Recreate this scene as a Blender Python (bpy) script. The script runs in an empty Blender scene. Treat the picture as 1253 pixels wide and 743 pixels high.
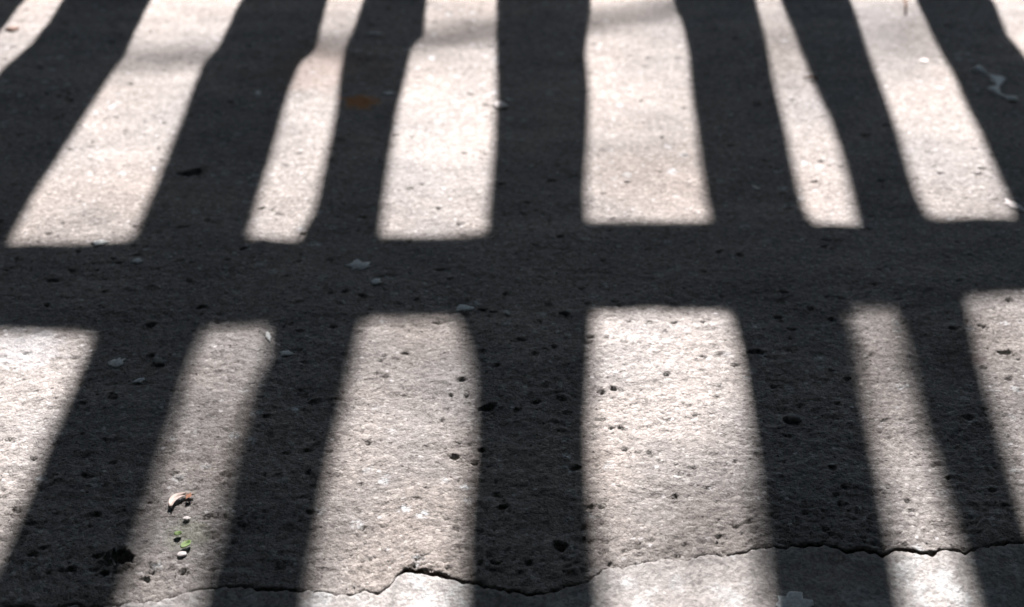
import bpy, bmesh, math, random
import numpy as np
from mathutils import Vector, Matrix

random.seed(7); rng = np.random.default_rng(11)
sc = bpy.context.scene
C = sc.collection
R = math.radians

# ------------------------------------------------------------------ camera and projection
FPX, CX, CY, W, H = 2028.0, 626.5, 371.5, 1253.0, 743.0
CAMH, PITCH = 0.80, R(30)
cp, sp = math.cos(PITCH), math.sin(PITCH)
def ground(px, py):
    a, b = (px-CX)/FPX, -(py-CY)/FPX
    d = (a, cp + b*sp, -sp + b*cp)            # x right, y forward, z up
    t = -CAMH/d[2]
    return np.array([d[0]*t, d[1]*t])
EL = R(38.0); AZ = math.atan(53.5/FPX*cp)
S = np.array([math.cos(EL)*math.sin(AZ), math.cos(EL)*math.cos(AZ), math.sin(EL)])   # towards the sun
a_, b_ = ground(5, 352), ground(1248, 318)
U = (b_-a_)/np.linalg.norm(b_-a_)             # direction of the fence on the ground
NRM = np.array([-U[1], U[0]])
F0 = np.array([0.0, 2.62])
def fence_pt(px, py):
    """the place on the fence whose shadow falls at this spot of the ground: (along, height)"""
    P = ground(px, py)
    t = np.dot(F0-P, NRM)/np.dot(S[:2], NRM)
    Q = P + t*S[:2]
    return float(np.dot(Q-F0, U)), float(t*S[2])

# ------------------------------------------------------------------ helpers
def link(name, verts, faces, mat, parent=None, smooth=False):
    me = bpy.data.meshes.new(name); me.from_pydata([tuple(v) for v in verts], [], faces); me.update()
    bm = bmesh.new(); bm.from_mesh(me); bmesh.ops.recalc_face_normals(bm, faces=bm.faces); bm.to_mesh(me); bm.free()
    o = bpy.data.objects.new(name, me); C.objects.link(o)
    if mat: me.materials.append(mat)
    if parent: o.parent = parent
    if smooth: me.polygons.foreach_set('use_smooth', [True]*len(me.polygons))
    return o
def tag(o, label=None, cat=None, group=None, kind=None):
    for k, v in (('label', label), ('category', cat), ('group', group), ('kind', kind)):
        if v: o[k] = v
    return o
def empty(name, loc=(0,0,0), rz=0):
    o = bpy.data.objects.new(name, None); C.objects.link(o); o.location = loc; o.rotation_euler = (0,0,rz); o.empty_display_size=.1
    return o

class NT:
    def __init__(s, name):
        s.m = bpy.data.materials.new(name); s.m.use_nodes = True; s.t = s.m.node_tree
        s.b = s.t.nodes['Principled BSDF']; s.co = s.t.nodes.new('ShaderNodeTexCoord').outputs['Object']
    def n(s, ty, **kw):
        x = s.t.nodes.new(ty)
        for k, v in kw.items():
            if k in x.inputs.keys(): x.inputs[k].default_value = v
            else: setattr(x, k, v)
        return x
    def l(s, a, b): s.t.links.new(a, b)
    def noise(s, scale, detail=3, rough=.6, vec=None, **kw):
        x = s.n('ShaderNodeTexNoise', Scale=scale, Detail=detail, Roughness=rough, **kw); s.l(vec or s.co, x.inputs['Vector']); return x.outputs['Fac']
    def vor(s, scale, vec=None, rnd=1.0):
        x = s.n('ShaderNodeTexVoronoi', Scale=scale, Randomness=rnd); s.l(vec or s.co, x.inputs['Vector']); return x
    def ramp(s, fac, stops, interp='LINEAR'):
        x = s.n('ShaderNodeValToRGB'); e = x.color_ramp.elements; x.color_ramp.interpolation = interp
        while len(e) < len(stops): e.new(.5)
        for i, (p, c) in enumerate(stops):
            e[i].position = p; e[i].color = (c[0],c[1],c[2],1) if hasattr(c,'__len__') else (c,c,c,1)
        s.l(fac, x.inputs['Fac']); return x.outputs['Color']
    def mix(s, fac, a, b, mode='MIX'):
        x = s.n('ShaderNodeMix', data_type='RGBA', blend_type=mode)
        for src, i in ((fac,0),(a,6),(b,7)):
            if hasattr(src,'links') : s.l(src, x.inputs[i])
            elif i == 0: x.inputs[0].default_value = src
            else: x.inputs[i].default_value = (*src[:3],1)
        return x.outputs[2]
    def math(s, op, a, b=0.0, clamp=False):
        x = s.n('ShaderNodeMath', operation=op, use_clamp=clamp)
        for src, i in ((a,0),(b,1)):
            if hasattr(src,'links'): s.l(src, x.inputs[i])
            else: x.inputs[i].default_value = src
        return x.outputs[0]
    def bump(s, h, dist, strength=1.0, prev=None):
        x = s.n('ShaderNodeBump', Strength=strength, Distance=dist); s.l(h, x.inputs['Height'])
        if prev: s.l(prev, x.inputs['Normal'])
        return x.outputs[0]

# ------------------------------------------------------------------ materials
def pavement_mat():
    k = NT('worn_rough_pavement')
    st = k.n('ShaderNodeMapping'); st.inputs['Scale'].default_value = (1,1,1); k.l(k.co, st.inputs[0]); v = st.outputs[0]
    # wobble the grain lookup so the cells look broken, not round
    wn = k.n('ShaderNodeTexNoise', Scale=500.0, Detail=2.0); k.l(v, wn.inputs['Vector'])
    wv = k.n('ShaderNodeVectorMath', operation='SCALE'); k.l(wn.outputs['Color'], wv.inputs[0]); wv.inputs['Scale'].default_value = .0032
    wa = k.n('ShaderNodeVectorMath', operation='ADD'); k.l(v, wa.inputs[0]); k.l(wv.outputs[0], wa.inputs[1]); gv = wa.outputs[0]
    gA, gB = k.vor(310, gv), k.vor(620, gv)
    def sep(x):
        q = k.n('ShaderNodeSeparateColor'); k.l(x.outputs['Color'], q.inputs[0]); return q.outputs
    A, B = sep(gA), sep(gB)
    mid = k.noise(95, 3, .6, v); big = k.noise(7, 4, .6); huge = k.noise(1.7, 3, .5)
    col = k.ramp(A[0], [(0,(.16,.152,.147)), (.18,(.32,.306,.298)), (.72,(.385,.368,.358)), (.88,(.54,.52,.505)), (1,(.72,.71,.70))])
    col = k.mix(.45, col, k.ramp(B[0], [(0,(.20,.19,.185)), (.5,(.37,.353,.345)), (1,(.58,.555,.54))]))
    col = k.mix(1.0, col, k.ramp(mid, [(.30,.80),(.46,1.0),(.7,1.08)]), 'MULTIPLY')
    col = k.mix(1.0, col, k.ramp(big, [(.3,(.84,.87,.89)),(.7,(1.12,1.10,1.07))]), 'MULTIPLY')
    col = k.mix(1.0, col, k.ramp(huge, [(.35,(.93,.96,.98)),(.65,(1.06,1.03,1.0))]), 'MULTIPLY')
    col = k.mix(1.0, col, (.64,.688,.70), 'MULTIPLY')
    # dark tarry grains and pale mineral grains
    g1 = k.vor(170, gv); s1 = sep(g1)
    dk = k.math('MULTIPLY', k.ramp(g1.outputs['Distance'], [(.16,1),(.30,0)]), k.math('GREATER_THAN', s1[0], .80))
    col = k.mix(k.math('MULTIPLY', dk, .8), col, (.03,.028,.027))
    g4 = k.vor(125, gv); s4 = sep(g4); wt = k.math('MULTIPLY', k.ramp(g4.outputs['Distance'], [(.14,1),(.30,0)]), k.math('MULTIPLY', k.math('GREATER_THAN', s4[1], .92), .95))
    col = k.mix(wt, col, (.50,.55,.58))
    # pale lime scatter in loose patches
    g3 = k.vor(60, gv); s3 = sep(g3)
    patch = k.ramp(k.noise(3.4, 3, .55), [(.47,0),(.58,1)])
    w3 = k.math('MULTIPLY', k.ramp(g3.outputs['Distance'], [(.20,1),(.40,0)]), k.math('MULTIPLY', k.math('GREATER_THAN', s3[0], .78), patch))
    w3 = k.math('MULTIPLY', w3, k.ramp(k.noise(300,2), [(.44,0),(.56,1)]))
    col = k.mix(w3, col, (.52,.61,.66))
    # the few stains with a place of their own
    for (px, py, r, c, amt) in [(441,125,.026,(.46,.20,.04),.85),(400,80,.10,(.17,.12,.095),.35),(228,655,.022,(.19,.26,.15),.25),(30,425,.040,(.50,.58,.64),.3),(1170,440,.03,(.10,.075,.075),.5)]:
        g = ground(px, py); m = k.n('ShaderNodeMapping'); m.vector_type='POINT'; m.inputs['Location'].default_value=(-g[0]/r,-g[1]/r,0); m.inputs['Scale'].default_value=(1/r,1/r,0); k.l(k.co, m.inputs[0])
        ln = k.n('ShaderNodeVectorMath', operation='LENGTH'); k.l(m.outputs[0], ln.inputs[0])
        d = k.math('ADD', ln.outputs['Value'], k.math('MULTIPLY', k.math('SUBTRACT', k.noise(60/(r*30),4,.7), .5), 2.2))
        col = k.mix(k.math('MULTIPLY', k.ramp(d, [(.5,1),(1.0,0)]), amt), col, c)
    k.l(col, k.b.inputs['Base Color'])
    k.b.inputs['Roughness'].default_value = .75; k.b.inputs['Specular IOR Level'].default_value = .25
    hA = k.math('MULTIPLY', A[2], .5); hA = k.math('SUBTRACT', hA, gA.outputs['Distance'])
    n1 = k.bump(mid, .0008, .6); n2 = k.bump(hA, .0009, .8, n1); n3 = k.bump(k.math('SUBTRACT', B[2], gB.outputs['Distance']), .0004, .8, n2)
    k.l(n3, k.b.inputs['Normal']); return k.m
def slab_mat():
    k = NT('smooth_kerb_concrete')
    a = k.noise(260,4,.65); b = k.noise(38,5,.65); c = k.noise(9,3,.55)
    col = k.ramp(a, [(.3,(.19,.205,.206)),(.5,(.265,.287,.288)),(.7,(.36,.385,.39))])
    col = k.mix(k.ramp(b, [(.52,0),(.60,.55)]), col, (.44,.52,.55))
    gr = k.vor(420); q = k.n('ShaderNodeSeparateColor'); k.l(gr.outputs['Color'], q.inputs[0]); col = k.mix(1.0, col, k.ramp(q.outputs[0], [(0,.62),(.5,1.0),(1,1.25)]), 'MULTIPLY')
    col = k.mix(k.ramp(k.noise(55,5,.7), [(.30,.6),(.42,0)]), col, (.13,.145,.145))
    col = k.mix(1.0, col, k.ramp(c, [(.35,(.88,.92,.93)),(.65,(1.07,1.06,1.05))]), 'MULTIPLY')
    k.l(col, k.b.inputs['Base Color']); k.b.inputs['Roughness'].default_value=.6
    k.l(k.bump(a,.0008,.8,k.bump(b,.003,.6)), k.b.inputs['Normal']); return k.m
def plain(name, rgb, rough=.7, var=.25, scale=60, bump=.001, tr=0):
    k = NT(name); f = k.noise(scale,4,.6)
    lo = tuple(c*(1-var) for c in rgb); hi = tuple(min(1,c*(1+var)) for c in rgb)
    k.l(k.ramp(f,[(.3,lo),(.7,hi)]), k.b.inputs['Base Color']); k.b.inputs['Roughness'].default_value=rough
    if bump: k.l(k.bump(f,bump,.6), k.b.inputs['Normal'])
    return k.m
def wood_mat():
    k = NT('weathered_wood'); mp = k.n('ShaderNodeMapping'); mp.inputs['Scale'].default_value=(30,30,2.2); k.l(k.co, mp.inputs[0])
    g = k.noise(1.6,6,.65,mp.outputs[0]); k.l(k.ramp(g,[(.3,(.055,.055,.055)),(.6,(.11,.112,.11)),(.8,(.16,.16,.155))]), k.b.inputs['Base Color'])
    k.b.inputs['Roughness'].default_value=.85; k.l(k.bump(g,.002,.7), k.b.inputs['Normal']); return k.m
PAVE, SLAB, WOOD = pavement_mat(), slab_mat(), wood_mat()
SOIL_AND_SHADE = plain('dark_soil_crack_shade', (.05,.042,.035), .95, .4, 40, .01)  # bare ground; also the painted shade on the crack walls
BARK = plain('grey_bark', (.11,.09,.07), .9, .4, 30, .01)
LEAF = plain('green_leaf', (.06,.11,.03), .5, .3, 12, 0)
PLASTER = plain('blocker_grey_render', (.05,.06,.068), .9, .2, 12, .002)
BOARD = plain('blocker_dark_boards', (.028,.035,.04), .85, .3, 14, .002)

# ------------------------------------------------------------------ noise for real relief
P = rng.permutation(4096)
def vnoise(x, y, seed=0):
    xi, yi = np.floor(x).astype(np.int64), np.floor(y).astype(np.int64); fx, fy = x-xi, y-yi
    ux, uy = fx*fx*fx*(fx*(fx*6-15)+10), fy*fy*fy*(fy*(fy*6-15)+10)
    def g(i, j, dx, dy):
        h = P[(P[(i+seed*57) & 4095] + j) & 4095]/4096.*2*np.pi
        return np.cos(h)*dx + np.sin(h)*dy
    a, b = g(xi,yi,fx,fy), g(xi+1,yi,fx-1,fy); c, d = g(xi,yi+1,fx,fy-1), g(xi+1,yi+1,fx-1,fy-1)
    return (a+(b-a)*ux)*(1-uy) + (c+(d-c)*ux)*uy
def axis(a0, a1, fine0, fine1, step, grow=1.18):
    mid = list(np.arange(fine0, fine1, step)); lo, hi = [], []
    s, x = step, fine0
    while x > a0: s = min(s*grow, .4); x -= s; lo.append(max(x, a0))
    s, x = step, mid[-1]
    while x < a1: s = min(s*grow, .4); x += s; hi.append(min(x, a1))
    return np.array(lo[::-1]+mid+hi)
def grid(name, X, Y, Z, mat, skirt=None):
    ny, nx = X.shape
    co = np.stack([X,Y,Z],-1).reshape(-1,3).astype(np.float32)
    i = np.arange(ny*nx).reshape(ny,nx)
    q = np.stack([i[:-1,:-1], i[:-1,1:], i[1:,1:], i[1:,:-1]], -1).reshape(-1,4)
    me = bpy.data.meshes.new(name); me.vertices.add(len(co)); me.vertices.foreach_set('co', co.ravel())
    me.loops.add(q.size); me.loops.foreach_set('vertex_index', q.ravel().astype(np.int32))
    me.polygons.add(len(q)); me.polygons.foreach_set('loop_start', (np.arange(len(q))*4).astype(np.int32)); me.polygons.foreach_set('loop_total', np.full(len(q),4,np.int32))
    me.polygons.foreach_set('use_smooth', np.ones(len(q),bool)); me.update(); me.validate()
    o = bpy.data.objects.new(name, me); C.objects.link(o); me.materials.append(mat); return o

# the broken edge of the worn layer (pixels of the photograph -> ground), with how open the crack is there
EDGE = [(-500,815,.6),(-200,770,.6),(0,745,.5),(140,738,.5),(200,731,.25),(250,723,.3),(300,717,.8),(335,717,.8),(370,723,.5),(400,727,.04),(430,728,.25),(462,727,.15),(478,716,.05),(486,703,.2),
        (494,699,.7),(515,697,1),(545,701,1),(572,706,.95),(595,715,.8),(620,722,.8),(660,726,.7),(700,719,.55),(722,710,.5),(738,698,.25),(770,691,.06),(810,687,.05),(850,683,.2),(880,681,.15),(905,677,.2),
        (922,668,.6),(945,668,.6),(985,663,1),(1010,665,.8),(1050,670,.9),(1080,674,1),(1110,672,.8),(1140,676,.9),(1155,671,.7),(1190,673,.9),(1220,667,1),(1253,665,1),(1400,650,.9),(1700,620,.9)]
ex = np.array([ground(a,b)[0] for a,b,c in EDGE]); ey = np.array([ground(a,b)[1] for a,b,c in EDGE]); ec = np.array([c for *_,c in EDGE])
def edge_y(x): 
    y = np.interp(x, ex, ey)
    j = vnoise(x*45, x*0+3.3, 5)*.006 + vnoise(x*130, x*0+1.3, 6)*.0032 + vnoise(x*260, x*0+7.7, 21)*.0022 + vnoise(x*11, x*0+5.3, 7)*.006
    return y + j*np.where(abs(x)<1.2,1,0.6)
def edge_c(x): return np.clip(np.interp(x, ex, ec)*(1+vnoise(x*60, x*0+9.1, 8)*.9), .0, 1.2)

def relief(X, Y):
    """height of the worn layer in metres"""
    near = np.clip((2.1-Y)/1.0, .35, 1)           # rougher where more worn
    z = vnoise(X*5, Y*6, 1)*.0045 + vnoise(X*17, Y*22, 2)*.0022
    z += near*(vnoise(X*44, Y*47, 3)*.0011 + vnoise(X*118, Y*124, 4)*.0014 - .0016*np.abs(vnoise(X*240, Y*250, 9))*(.4+np.clip(vnoise(X*14,Y*15,33)*2+.5,0,1)))
    return z
xs = axis(-5, 5, -.80, .84, .0016); 
# rows: shape follows the broken edge near it and straightens out beyond
t = axis(0, 3.6, .0, 1.36, .0017)
X, T = np.meshgrid(xs, t); EY = edge_y(X)
wgt = np.clip(1-T/.35, 0, 1)**2
Y = (EY*wgt + 1.0*(1-wgt)) + T
Z = relief(X, Y)
# pits: lost grains
def stamp(px, py, r, d, ring=.15, sx=1.3):
    i0, i1 = np.searchsorted(xs, [px-r*3*sx, px+r*3*sx])
    ycol = Y[:, min(max(int((i0+i1)//2),0), len(xs)-1)]; j0, j1 = np.searchsorted(ycol, [py-r*3, py+r*3])
    j0 = max(j0-3,0); j1 += 3
    x, y = X[j0:j1,i0:i1], Y[j0:j1,i0:i1]
    if x.size == 0: return
    a = np.arctan2(y-py, x-px); k1, k2 = random.random()*6, random.random()*6
    q = np.hypot((x-px)/sx, y-py)/(r*(1+.22*np.sin(2*a+k1)+.15*np.sin(3*a+k2)))
    q = q + vnoise(x*330+px*9, y*420, 31)*.55 + vnoise(x*900, y*1000, 32)*.3
    Z[j0:j1,i0:i1] += -d*np.clip(1.25*np.exp(-q**4*.9),0,1) + d*ring*np.exp(-((q-1.5)/.4)**2)
for n in range(3600):
    py = .98 + 1.3*random.random()**1.9; px = random.uniform(-.8,.82)
    r = random.choice((.0010,.0011,.0013,.0014,.0016,.0020,.0026)); stamp(px, py, r, r*random.uniform(.5,1.0), .1)
for n in range(260):                                # grains that stand proud
    py = .98 + 1.2*random.random()**1.4; px = random.uniform(-.8,.82); r = random.uniform(.0018,.0038)
    stamp(px, py, r, -r*random.uniform(.3,.55), 0)
for (a,b,r,d) in [(149,681,.012,.024),(136,682,.009,.014),(127,700,.005,.006),(178,707,.0065,.008),(255,648,.004,.006),(615,622,.0065,.009),(685,668,.009,.009),(722,620,.006,.007),(690,667,.005,.008),
                  (555,560,.005,.006),(925,430,.008,.008),(597,500,.011,.008),(970,515,.009,.006),(590,378,.006,.010),(604,381,.004,.006),(690,384,.006,.009),(570,384,.004,.005),(660,392,.004,.005),(185,397,.008,.009),(497,434,.005,.005),(470,437,.004,.004),
                  (552,484,.005,.005),(590,552,.006,.006),(580,566,.006,.006),(235,211,.016,.007),(1160,585,.006,.006),(760,522,.005,.004),(795,552,.005,.004),(1230,432,.007,.006),(860,436,.005,.005),(1200,400,.006,.005),
                  (1062,400,.004,.004),(765,548,.006,.004),(865,392,.004,.003),(860,395,.004,.004),(20,625,.005,.006),(38,560,.005,.005),(560,543,.004,.004),(1010,650,.004,.004),(735,513,.006,.004),(748,523,.006,.005)]:
    g = ground(a,b); stamp(g[0], g[1], r*.44*random.uniform(.7,1.1), d*.6, .2, 1.6)
# rim: crumbles down at the edge; then a skirt under it
crumb = np.exp(-T/.004)*(.0006 + .0022*np.abs(vnoise(X*110, Y*110, 12)))
Z -= crumb
Z[0,:] -= .001
skX, skY, skZ = X[:1]+0, Y[:1]+.0015, Z[:1]*0-.03
pav = grid('pavement', np.vstack([skX, X]), np.vstack([skY, Y]), np.vstack([skZ, Z]), PAVE); tag(pav, kind='structure')
def shade_skirt(o, r):  # skirt faces coloured dark: shade inside the crack painted in, along with dirt
    o.data.materials.append(SOIL_AND_SHADE); n = len(xs)-1; idx = np.zeros(len(o.data.polygons), np.int32)
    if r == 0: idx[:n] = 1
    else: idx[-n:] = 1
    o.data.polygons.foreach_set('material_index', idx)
shade_skirt(pav, 0)

# the smooth strip of concrete this side of the break
t2 = axis(0, 3.0, 0, .16, .0022); X2, T2 = np.meshgrid(xs, t2); c2 = edge_c(X2); EY2 = edge_y(X2)
gap = .0003 + .0036*c2
EY2b = EY2 - gap + vnoise(X2*70, X2*0+2.2, 14)*.0016 + vnoise(X2*210, X2*0+4.2, 22)*.0018
w2 = np.clip(1-T2/.15,0,1); Y2 = (EY2b*w2 + .93*(1-w2)) - T2
Z2 = -.0003 - .0008*np.clip(c2,0,1) + vnoise(X2*9,Y2*9,15)*.002 + vnoise(X2*60,Y2*80,16)*.0006 + vnoise(X2*190,Y2*210,17)*.0004
Z2 -= .20*.14*(1-np.exp(-T2/.14))
slab = grid('kerb', np.vstack([X2[:1], X2[:1], X2])[::-1], np.vstack([Y2[:1]+.0007, Y2[:1]+.0003, Y2])[::-1], np.vstack([X2[:1]*0-.03, Z2[:1], Z2])[::-1], SLAB); tag(slab, kind='structure'); shade_skirt(slab, 1)

gs = link('ground', [(-400,-400,-.032),(400,-400,-.032),(400,900,-.032),(-400,900,-.032)], [(0,1,2,3)], SOIL_AND_SHADE); tag(gs, kind='structure')

# ------------------------------------------------------------------ the fence that throws the bars of shade
def extrude(name, poly, z_unused, depth, mat, parent, off=0.0, bev=0):
    """poly in (along, height); centred on the fence plane, moved off metres towards the sun side"""
    n = len(poly); v = [(a, off-depth/2, b) for a,b in poly] + [(a, off+depth/2, b) for a,b in poly]
    f = [tuple(range(n)), tuple(range(2*n-1, n-1, -1))] + [(i, (i+1)%n, n+(i+1)%n, n+i) for i in range(n)]
    return link(name, v, f, mat, parent)
# sunlit gaps between the slats, edges as seen on the ground: (left edge, right edge)
G = [ (None, [(80,0),(62,30),(42,55),(12,80),(-20,125),(-130,298)]),
  ([(180,0),(163,34),(148,68),(133,90),(100,140),(62,200),(32,250),(4,298)], [(300,0),(285,30),(268,64),(252,80),(235,125),(208,190),(190,240),(165,298)]),
  ([(397,0),(389,30),(382,60),(362,78),(350,110),(330,180),(312,240),(297,298)], [(450,0),(440,30),(426,62),(420,90),(415,140),(402,200),(388,260),(367,298)]),
  ([(517,0),(514,40),(500,52),(492,90),(482,130),(472,200),(465,250),(460,292)], [(612,0),(612,60),(612,120),(608,190),(602,250),(599,290)]),
  ([(718,0),(715,30),(711,60),(716,110),(714,170),(711,230),(715,277)], [(828,0),(840,30),(848,70),(853,130),(861,190),(870,250),(875,274)]),
  ([(920,0),(932,50),(942,100),(955,150),(965,200),(978,250),(993,278)], [(960,0),(980,50),(1000,100),(1022,150),(1038,200),(1050,250),(1056,278)]),
  ([(1036,0),(1055,60),(1075,110),(1092,160),(1110,220),(1128,260),(1138,271)], [(1125,0),(1150,50),(1175,100),(1197,150),(1220,200),(1240,245),(1248,275)]),
  ([(1210,0),(1225,35),(1240,55),(1262,85),(1310,160),(1370,265)], None)]
Hh = [ (None, [(118,408),(92,470),(65,530),(40,590),(5,670),(-28,743)]),
  ([(245,398),(225,450),(205,520),(185,590),(160,670),(142,743)], [(332,395),(338,428),(320,470),(302,520),(292,560),(279,620),(265,680),(242,743)]),
  ([(440,388),(430,430),(415,500),(402,570),(390,640),(374,743)], [(562,385),(578,430),(583,480),(579,560),(572,640),(566,743)]),
  ([(722,382),(721,430),(718,500),(722,600),(728,680),(738,743)], [(895,380),(908,430),(918,500),(928,580),(938,660),(945,743)]),
  ([(1030,375),(1042,430),(1055,490),(1070,560),(1085,640),(1107,743)], [(1090,372),(1108,400),(1125,470),(1141,540),(1160,610),(1180,680),(1200,743)]),
  ([(1178,365),(1190,420),(1205,480),(1225,550),(1245,610),(1292,743)], None)]
fence = empty('wooden_fence', (F0[0], F0[1], 0), math.atan2(U[1], U[0]))
tag(fence, 'weathered wooden slat fence whose barred shadow lies over the pavement', 'fence')
FTOP = 1.62
def edge_line(pts_list):
    q = sorted((fence_pt(*p)[::-1] for p in pts_list)); z = np.array([a for a,_ in q]); s = np.array([b for _,b in q]); return z, s
def sample(z, s, hs):
    out = np.interp(hs, z, s)
    return out
hs = np.arange(.03, FTOP, .012)
slat_pos = []
for k in range(7):
    le = list(G[k][1]) + (list(Hh[k-1][1]) if k >= 1 and Hh[k-1][1] else [])
    re = list(G[k+1][0]) + (list(Hh[k][0]) if k < 6 and Hh[k][0] else [])
    L, Rr = sample(*edge_line(le), hs), sample(*edge_line(re), hs)
    sm = np.array([.25,.5,.25])
    L = np.convolve(np.pad(L,1,'edge'), sm, 'valid'); Rr = np.convolve(np.pad(Rr,1,'edge'), sm, 'valid')
    L = L - .0055; Rr = Rr + .0055
    m = (L[-1]+Rr[-1])/2
    poly = [(a,b) for a,b in zip(L,hs)] + [(m, FTOP+.05)] + [(a,b) for a,b in zip(Rr[::-1],hs[::-1])]
    extrude('slat', poly, 0, .016, WOOD, fence); slat_pos.append((L.mean()+Rr.mean())/2)
rnd = random.Random(3)
def plain_slat(s):
    w = rnd.uniform(.04,.055); ph = rnd.random()*6
    L = [(s-w+.004*math.sin(h*5+ph)+rnd.uniform(-.001,.001), h) for h in hs]; Q = [(s+w+.004*math.sin(h*4+ph*2), h) for h in hs[::-1]]
    extrude('slat', L+[(s,FTOP+.05)]+Q, 0, .016, WOOD, fence)
s = slat_pos[0]
while s > -2.9: s -= rnd.uniform(.15,.22); plain_slat(s)
s = slat_pos[-1]
while s < 2.9: s += rnd.uniform(.15,.22); plain_slat(s)
# middle rail
lo = [(-2600,372),(-1500,344),(-300,308),(5,300),(160,300),(365,299),(460,293),(600,289),(715,277),(875,274),(1000,279),(1056,279),(1140,271),(1248,272),(1600,262),(2600,240),(3800,214)]
hi = [(-2600,505),(-1500,460),(-300,416),(0,405),(118,406),(245,396),(325,393),(440,388),(552,385),(722,380),(895,378),(1030,372),(1085,370),(1178,363),(1253,360),(1600,345),(2600,305),(3800,262)]
lo_f, hi_f = [fence_pt(*p) for p in lo], [fence_pt(*p) for p in hi]
print('rail', lo_f[2:-2:3], hi_f[2:-2:3])
sh = .006
extrude('rail', [(a,b+sh) for a,b in lo_f]+[(a,b+.014) for a,b in hi_f[::-1]], 0, .014, WOOD, fence, .0155)
for zr in (.06, 1.42):
    extrude('rail', [(-3,zr),(3,zr),(3,zr+.09),(-3,zr+.09)], 0, .03, WOOD, fence, .024)
for sx in (-1.75, -3.05, 1.95, 3.05):
    extrude('post', [(sx-.045,-.03),(sx+.045,-.03),(sx+.045,1.75),(sx,1.79),(sx-.045,1.75)], 0, .09, WOOD, fence, .085)

def tube(pts, rad, n=7):
    v, f = [], []
    pts = [Vector(p) for p in pts]
    for i, p in enumerate(pts):
        d = (pts[min(i+1,len(pts)-1)]-pts[max(i-1,0)]).normalized(); a = d.orthogonal().normalized(); b = d.cross(a)
        for k in range(n):
            th = 2*math.pi*k/n; v.append(p+(a*math.cos(th)+b*math.sin(th))*rad[i])
    for i in range(len(pts)-1):
        for k in range(n): f.append((i*n+k, i*n+(k+1)%n, (i+1)*n+(k+1)%n, (i+1)*n+k))
    f.append(tuple(range(n))[::-1]); f.append(tuple((len(pts)-1)*n+k for k in range(n)))
    return v, f
def sunward(px, py, dist):
    g = ground(px,py); return Vector((g[0]+S[0]*dist, g[1]+S[1]*dist, S[2]*dist))

# ------------------------------------------------------------------ tree beyond the fence: its leaves dim the sun in soft patches
tree = empty('tree', (2.6, 9.3, 0)); tag(tree, 'leafy tree beyond the fence dimming parts of the sunlight', 'tree')
tb = Vector((2.6,9.3,0))
v, f = tube([Vector((0,0,-.05)),Vector((-.05,0,1.5)),Vector((.1,.05,3.2)),Vector((-.1,.1,5)),Vector((0,0,7.5))],[.16,.13,.11,.08,.03],10)
link('trunk', v, f, BARK, tree, True)
def leaf_quads(cent, n, spread, size, rr, ray=0):
    v, f = [], []
    for i in range(n):
        c = Vector(cent)+Vector((rr.gauss(0,spread[0]),rr.gauss(0,spread[1]),rr.gauss(0,spread[2])))+Vector(S)*rr.gauss(0,ray)
        a = Vector((rr.gauss(0,1),rr.gauss(0,1),rr.gauss(0,1))).normalized(); b = a.orthogonal().normalized(); b = Matrix.Rotation(rr.random()*6,3,a)@b
        L, w = size*rr.uniform(.7,1.3), size*.28; nrm = a.cross(b)*size*.12
        k = len(v); v += [c-a*L/2, c+b*w+nrm, c+a*L/2, c-b*w+nrm]; f += [(k,k+1,k+2),(k,k+2,k+3)]
    return v, f
rr = random.Random(5); V, F = [], []
def addl(vf):
    k = len(V); V.extend(vf[0]); F.extend([tuple(i+k for i in q) for q in vf[1]])
DIM = [  # where the sunlight is dimmed: x, y, how many leaves, spread
 (285,430,26,.05),(265,540,30,.06),(240,640,26,.06),(200,720,18,.05),(500,410,34,.07),(545,480,18,.06),(800,200,6,.05),(780,110,8,.05),(950,40,22,.06),(975,110,12,.05),(1050,420,20,.06),
 (1200,410,36,.08),(1100,620,26,.06),(1080,20,16,.06),(1120,60,12,.06),(40,10,8,.07),(400,30,18,.05),(560,20,18,.06),(770,10,12,.05),(900,650,14,.04),(590,620,16,.04),(220,200,6,.06),(1240,500,26,.06),(330,300,12,.06),(560,40,22,.05),(430,60,12,.05),(210,72,16,.05),(780,22,20,.05),(955,55,26,.05),(1090,40,18,.06),(835,190,8,.03),(715,240,8,.03)]
for (a,b,n,sp_) in DIM:
    c = sunward(a,b,rr.uniform(8.6,9.6))-tb; addl(leaf_quads(c, int(n*1.0), (sp_,sp_*.6,sp_*.8), .045, rr, .35))
for i in range(560):  # loose leaves over the whole beam, fewest where the light is strongest
    a, b = rr.uniform(-120,1370), rr.uniform(-60,760)
    if math.hypot((a-540)/75,(b-120)/130) < 1 or math.hypot((a-820)/70,(b-500)/110) < 1 or math.hypot((a-40)/90,(b-480)/80)<1: continue
    addl(leaf_quads(sunward(a,b,rr.uniform(8.0,9.8))-tb, 1, (0,0,0), .045, rr))
for i in range(150):   # the rest of the crown, clear of the beam that lights this spot
    while True:
        th, ph = rr.random()*6.28, rr.uniform(-1,1); r_ = rr.uniform(.6,3.1)
        c = Vector((-1.2+1.5*r_*math.cos(th)*math.sqrt(1-ph*ph), r_*math.sin(th)*math.sqrt(1-ph*ph), 6.2+ph*r_*.9))
        w_ = c+tb; tt = w_.z/S[2]; gx, gy = w_.x-S[0]*tt, w_.y-S[1]*tt
        if not (-1.5 < gx < 1.6 and .1 < gy < 3.3): break
    addl(leaf_quads(c, 170, (.24,.24,.2), .07, rr))
link('crown', V, F, LEAF, tree)
tw = [(-250,112,4.7),(20,88,4.6),(150,78,4.6),(265,66,4.6),(380,60,4.6),(500,48,4.6),(610,36,4.6),(720,26,4.6),(830,8,4.7),(930,-25,4.8),(1020,-70,4.9)]
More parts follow.
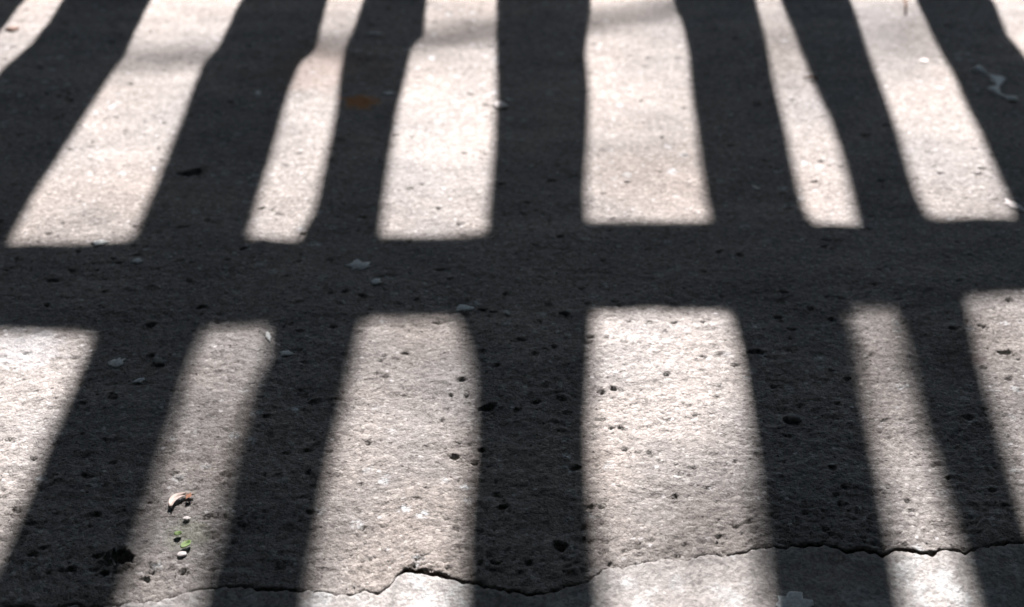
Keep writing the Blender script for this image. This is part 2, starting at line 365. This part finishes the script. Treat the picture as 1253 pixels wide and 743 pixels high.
v, f = tube([sunward(*p)-tb for p in tw]+[Vector((-.9,-3.2,3.2)),Vector((-.05,-.1,3.6))], [.010,.014,.016,.016,.016,.017,.018,.018,.018,.018,.019,.024,.035], 7)
link('branch', v, f, BARK, tree, True)
v, f = tube([Vector((0,0,4.2)),Vector((-1.0,-.3,4.9)),Vector((-1.9,-.6,5.6)),Vector((-2.5,-1,5.9))],[.05,.035,.02,.01],6); link('branch', v, f, BARK, tree, True)

# unseen hedging added along the far side to block low sky light
hv, hf = [], []
hr = random.Random(9)
blocker_hedge = empty('blocker_hedge', (0, 7.4, 0)); tag(blocker_hedge, 'unseen dark green hedging added beyond the wooden fence to block low sky light', 'blocker_hedge')
for i in range(9000):
    p = Vector((hr.uniform(-7,7), hr.uniform(-.45,.45), hr.uniform(0,2.75)))
    a = Vector((hr.gauss(0,1),hr.gauss(0,1),hr.gauss(0,1))).normalized()*.07; b = a.orthogonal().normalized()*.035; k_ = len(hv)
    hv += [p-a, p+b, p+a, p-b]; hf += [(k_,k_+1,k_+2),(k_,k_+2,k_+3)]
link('blocker_foliage', hv, hf, LEAF, blocker_hedge)
for x_ in range(-6,7,1):
    v, f = tube([Vector((x_,0,-.05)),Vector((x_+.1,.05,1.1)),Vector((x_-.05,0,2.3))],[.03,.025,.01],6); link('trunk', v, f, BARK, blocker_hedge, True)

# ------------------------------------------------------------------ unseen covered walk added to keep sky light off the shade (behind and above the viewer)
def boxv(x0,x1,y0,y1,z0,z1):
    return [(x0,y0,z0),(x1,y0,z0),(x1,y1,z0),(x0,y1,z0),(x0,y0,z1),(x1,y0,z1),(x1,y1,z1),(x0,y1,z1)], [(0,3,2,1),(4,5,6,7),(0,1,5,4),(1,2,6,5),(2,3,7,6),(3,0,4,7)]
sky_block = empty('sky_blocker', (0,0,0)); tag(sky_block, 'unseen boarded canopy and rendered walls added to block sky light', 'light blocker')
for nm, bx, mt in (('blocker_wall',(-6,6,-3.2,-3.0,-.03,3.2),PLASTER), ('blocker_roof',(-6,6,-3.3,3.8,2.75,2.87),BOARD), ('blocker_end_wall',(-6.2,-6,-3.2,3.8,-.03,3.2),PLASTER), ('blocker_end_wall',(6,6.2,-3.2,3.8,-.03,3.2),PLASTER)):
    link(nm, *boxv(*bx), mt, sky_block)

# ------------------------------------------------------------------ small litter on the pavement
def hgt(x, y):
    i = int(np.clip(np.searchsorted(xs, x),1,len(xs)-1)); j = int(np.clip(np.searchsorted(Y[:,i], y),1,Y.shape[0]-1))
    return float(Z[max(j-2,0):j+3, max(i-2,0):i+3].max())
def flake(name, px, py, w, d, h, mat, rz=0, sides=11, rough=.25, bend=0, seed=1, lift=.0002):
    r = random.Random(seed); g = ground(px,py); v, f = [], []
    rings = [(1.0,0),(.93,.6),(.6,1.0)]
    rad = [1+r.uniform(-rough,rough) for _ in range(sides)]
    for q, hz in rings:
        for k in range(sides):
            th = 2*math.pi*k/sides; x = math.cos(th)*w/2*q*rad[k]; y = math.sin(th)*d/2*q*rad[k] + bend*x*x
            v.append((x, y, hz*h*(1+r.uniform(-.15,.15))))
    v.append((0,0,h)); n = sides
    for a in range(2):
        for k in range(n): f.append((a*n+k, a*n+(k+1)%n, (a+1)*n+(k+1)%n, (a+1)*n+k))
    for k in range(n): f.append((2*n+k, 2*n+(k+1)%n, 3*n))
    f.append(tuple(range(n))[::-1])
    o = link(name, v, f, mat, None, True); o.location = (g[0], g[1], hgt(g[0],g[1])+lift); o.rotation_euler = (0,0,rz); return o
LIME = plain('pale_lime', (.66,.76,.82), .8, .3, 330, .001)
WHITE = plain('chalk_white', (.70,.73,.74), .7, .2, 300, .0006)
PINK = plain('pale_pink_petal', (.62,.56,.52), .5, .12, 80, .0004)
ORANGE = plain('orange_petal_tip', (.42,.19,.10), .6, .3, 300, .0003)
GREEN = plain('fresh_green_leaf', (.18,.36,.09), .6, .25, 200, .0003)
BROWN = plain('dry_brown_leaf', (.10,.045,.015), .7, .5, 200, .0006)
STONE = plain('dull_grey_stone', (.22,.24,.24), .85, .3, 220, .0008)
RUST = plain('rust_crumb', (.30,.12,.03), .8, .4, 250, .0006)
CHIPS = [
 ('paint_chip',438,325,.022,.020,.0016,LIME,.2,'pale grey oval fleck in the shaded cross band','fleck'),
 ('paint_chip',461,346,.010,.012,.0012,LIME,0,'small pale fleck just below the oval grey fleck','fleck'),
 ('stone_chip',194,442,.013,.016,.0030,STONE,.4,'rounded grey stone chip left of the narrow light bar','stone'),
 ('paint_chip',142,443,.018,.013,.0012,LIME,1.1,'ragged bluish fleck beside the lower left light patch','fleck'),
 ('paint_chip',170,463,.010,.009,.0012,LIME,.1,'small pale crumb below the rounded grey stone chip','fleck'),
 ('paint_chip',328,411,.005,.020,.0005,LIME,.25,'upright bluish streak at the top corner of the narrow lower light bar','fleck'),
 ('paint_chip',349,432,.012,.009,.0012,LIME,.1,'greenish grey fleck right of the narrow lower light bar','fleck'),
 ('paint_chip',611,129,.020,.022,.0030,WHITE,.3,'bright chalky lump on the edge of the brightest light bar','fleck'),
 ('paint_chip',1131,75,.013,.013,.0016,WHITE,0,'white dot high in the wide light bar at the upper right','fleck'),
 ('paint_chip',1240,250,.014,.030,.0016,WHITE,.5,'white smear at the lower corner of the right upper light bar','fleck'),
 ('paint_chip',315,116,.008,.014,.0014,LIME,.0,'small bluish dot in the shadow between the two upper left light bars','fleck'),
 ('paint_chip',459,42,.018,.008,.0012,LIME,.0,'thin bluish dash near the top edge of the photo','fleck'),
 ('paint_chip',476,114,.017,.010,.0012,LIME,.2,'bluish dash touching the left edge of the brightest light bar','fleck'),
 ('paint_chip',122,297,.016,.012,.0014,LIME,.1,'pale crumb on the bottom end of the upper left light bar','fleck'),
 ('paint_chip',168,322,.010,.010,.0012,LIME,.1,'bluish crumb just below the upper left light bar','fleck'),
 ('paint_chip',925,228,.005,.014,.0012,WHITE,.5,'tiny white sliver in the shadow left of the narrow right light bar','fleck'),
 ('paint_chip',567,376,.017,.012,.0012,LIME,.1,'dull bluish fleck above the corner of the lower middle light bar','fleck'),
 ('stone_chip',970,514,.014,.010,.0040,STONE,.1,'half sunk grey pebble in the shadow right of the widest lower light bar','stone'),
 ('stone_chip',512,740,.010,.008,.0020,STONE,.1,'',''),
 ('paint_chip',972,731,.024,.026,.0006,LIME,-.5,'whitish paint smear on the smooth kerb in shadow','paint mark'),
 ('leaf_scrap',16,37,.017,.016,.0040,BROWN,.2,'dark dry leaf scrap in the top left sunlit patch','leaf'),
]
for i, (nm,a,b,w,d,h,m,rz,lab,cat) in enumerate(CHIPS):
    if not lab: continue
    h *= .75
    o = flake(nm, a, b, w, d, h, m, rz, 17, .26 if b > 700 else .36, 0, 40+i)
    if nm=='paint_chip' and b > 700: o.location.z = -.006
    tag(o, lab, cat)
# loose grit, thickest along the break
gv_, gf_ = [], []; gr_ = random.Random(21)
for n in range(170):
    px_ = gr_.uniform(-.75,.78); py_ = float(edge_y(np.array([px_]))[0]) + (gr_.expovariate(60) if n < 90 else gr_.uniform(0,1.1)); r_ = gr_.uniform(.0006,.0013)
    c_ = Vector((px_, py_, hgt(px_,py_)-r_*.1)); k_ = len(gv_)
    for d_ in ((1,0,0),(0,1,0),(-1,0,0),(0,-1,0),(.2,.1,.45),(0,0,-1)): gv_.append(c_+Matrix.Rotation(n,3,'Z')@Vector(d_)*r_*gr_.uniform(.6,1.3))
    for a_ in range(4): gf_ += [(k_+a_,k_+(a_+1)%4,k_+4),(k_+(a_+1)%4,k_+a_,k_+5)]
tag(link('grit', gv_, gf_, STONE), kind='stuff')
# the wandering pale squiggle at the upper right
pts = [(1194,86),(1200,88),(1207,92),(1215,95),(1222,99),(1221,106),(1216,110),(1222,116),(1230,119),(1238,122),(1243,126)]
pp = [];
for q in pts: g = ground(*q); pp.append(Vector((g[0],g[1],hgt(*g)+.0003)))
v, f = tube(pp, [.011,.0060,.0012,.0030,.0105,.0012,.0080,.0030,.0012,.008,.0040], 7)
v = [Vector((p.x+random.uniform(-.0008,.0008), p.y+random.uniform(-.0008,.0008), min(p.z, .02))) for p in v]
z0 = sum(p.z for p in v)/len(v); v = [Vector((p.x,p.y,z0+(p.z-z0)*.5)) for p in v]
o = link('bird_dropping', v, f, plain('bluish_dropping', (.80,.93,.98), .75, .08, 200, .0005), None, True); tag(o, 'pale bluish wriggling dropping in the shadow at the upper right', 'dropping')
# petal and green scraps in the narrow lower light bar
def curved(name, px, py, L, w, rz, curl, mat, bendside=.0):
    g = ground(px,py); v, f = [], []; n = 9
    for i in range(n):
        t_ = i/(n-1); ww = w*math.sin(math.pi*(t_*.86+.10))**.7/2; x = (t_-.5)*L; zc = curl*(4*(t_-.5)**2)+.0008
        y0 = bendside*(4*(t_-.5)**2)
        for s_ in (-1,-.4,.4,1): v.append((x, y0+s_*ww, zc+.0016*s_*s_))
    for i in range(n-1):
        for k in range(3): f.append((i*4+k,(i+1)*4+k,(i+1)*4+k+1,i*4+k+1))
    o = link(name, v, f, mat, None, True); sm_ = o.modifiers.new('thick','SOLIDIFY'); sm_.thickness=.0005
    o.location = (g[0],g[1],hgt(g[0],g[1])); o.rotation_euler=(0,0,rz); return o
pt = curved('petal', 216, 612, .023, .0068, R(48), .0006, PINK, -.0075); tag(pt, 'curled pinkish white petal in the narrow lower light bar', 'petal')
tip = link('petal_tip', [(.003,-.0085,.0022),(.008,-.010,.003),(.010,-.0065,.0034),(.006,-.005,.0028)], [(0,1,2,3)], ORANGE, pt)
for (a,b,L,w,rz,lab) in [(218,655,.006,.005,.4,'tiny green leaf scrap between the petal and the larger green scrap'),(228,669,.010,.0065,1.0,'larger bright green leaf scrap below the petal')]:
    o = curved('leaf_scrap', a, b, L, w, rz, .0003, GREEN); tag(o, lab, 'leaf')
for (a,b,w,lab) in [(223,679,.008,'white crumb touching the larger green leaf scrap'),(229,636,.006,'faint pale crumb right below the petal')]:
    tag(flake('lime_crumb', a, b, w, w*.8, .0010, WHITE, .3, 9, .3, 0, int(a)), lab, 'crumb')
# upright grass stalk end at the top right light bar, and a tiny twig
for (a,b,c_,d_,r_,lab,cat,nm,mt) in [(1104,-6,1108,20,.0022,'short dark twig at the top of the right wide light bar','twig','twig',BROWN),(983,96,1001,97,.0018,'tiny dark twig poking out of the narrow right light bar','twig','twig',BROWN)]:
    g0, g1 = ground(a,b), ground(c_,d_)
    v, f = tube([Vector((g0[0],g0[1],hgt(*g0)+.002)),Vector(((g0[0]+g1[0])/2+.002,(g0[1]+g1[1])/2,hgt(*g0)+.004)),Vector((g1[0],g1[1],hgt(*g1)+.001))],[r_*.6,r_,r_*.7],6)
    tag(link(nm, v, f, mt, None, True), lab, cat)

# ------------------------------------------------------------------ light, camera, output
w = bpy.data.worlds.new('World'); sc.world = w; w.use_nodes = True; nt = w.node_tree
sky = nt.nodes.new('ShaderNodeTexSky'); sky.sky_type='NISHITA'; sky.sun_disc=False; sky.sun_elevation=EL; sky.sun_rotation=AZ
sky.ground_albedo=.2
nt.links.new(sky.outputs[0], nt.nodes['Background'].inputs[0]); nt.nodes['Background'].inputs[1].default_value=.056
sl = bpy.data.lights.new('sun','SUN'); sl.energy=5.0; sl.angle=R(.85); sl.color=(1,.85,.805)
so = bpy.data.objects.new('sun', sl); C.objects.link(so); so.rotation_euler = Vector(S).to_track_quat('Z','Y').to_euler()
cd = bpy.data.cameras.new('camera'); cam = bpy.data.objects.new('camera', cd); C.objects.link(cam); sc.camera = cam
cam.location=(0,0,CAMH); cam.rotation_euler=(R(90)-PITCH,0,0); cd.sensor_width=36; cd.lens=36*FPX/W; cd.clip_end=3000; cd.clip_start=.01
cd.dof.use_dof=True; cd.dof.focus_distance=1.36; cd.dof.aperture_fstop=5.6
sc.view_settings.view_transform='Standard'; sc.view_settings.look='None'; sc.view_settings.gamma=1; sc.view_settings.exposure=1.98
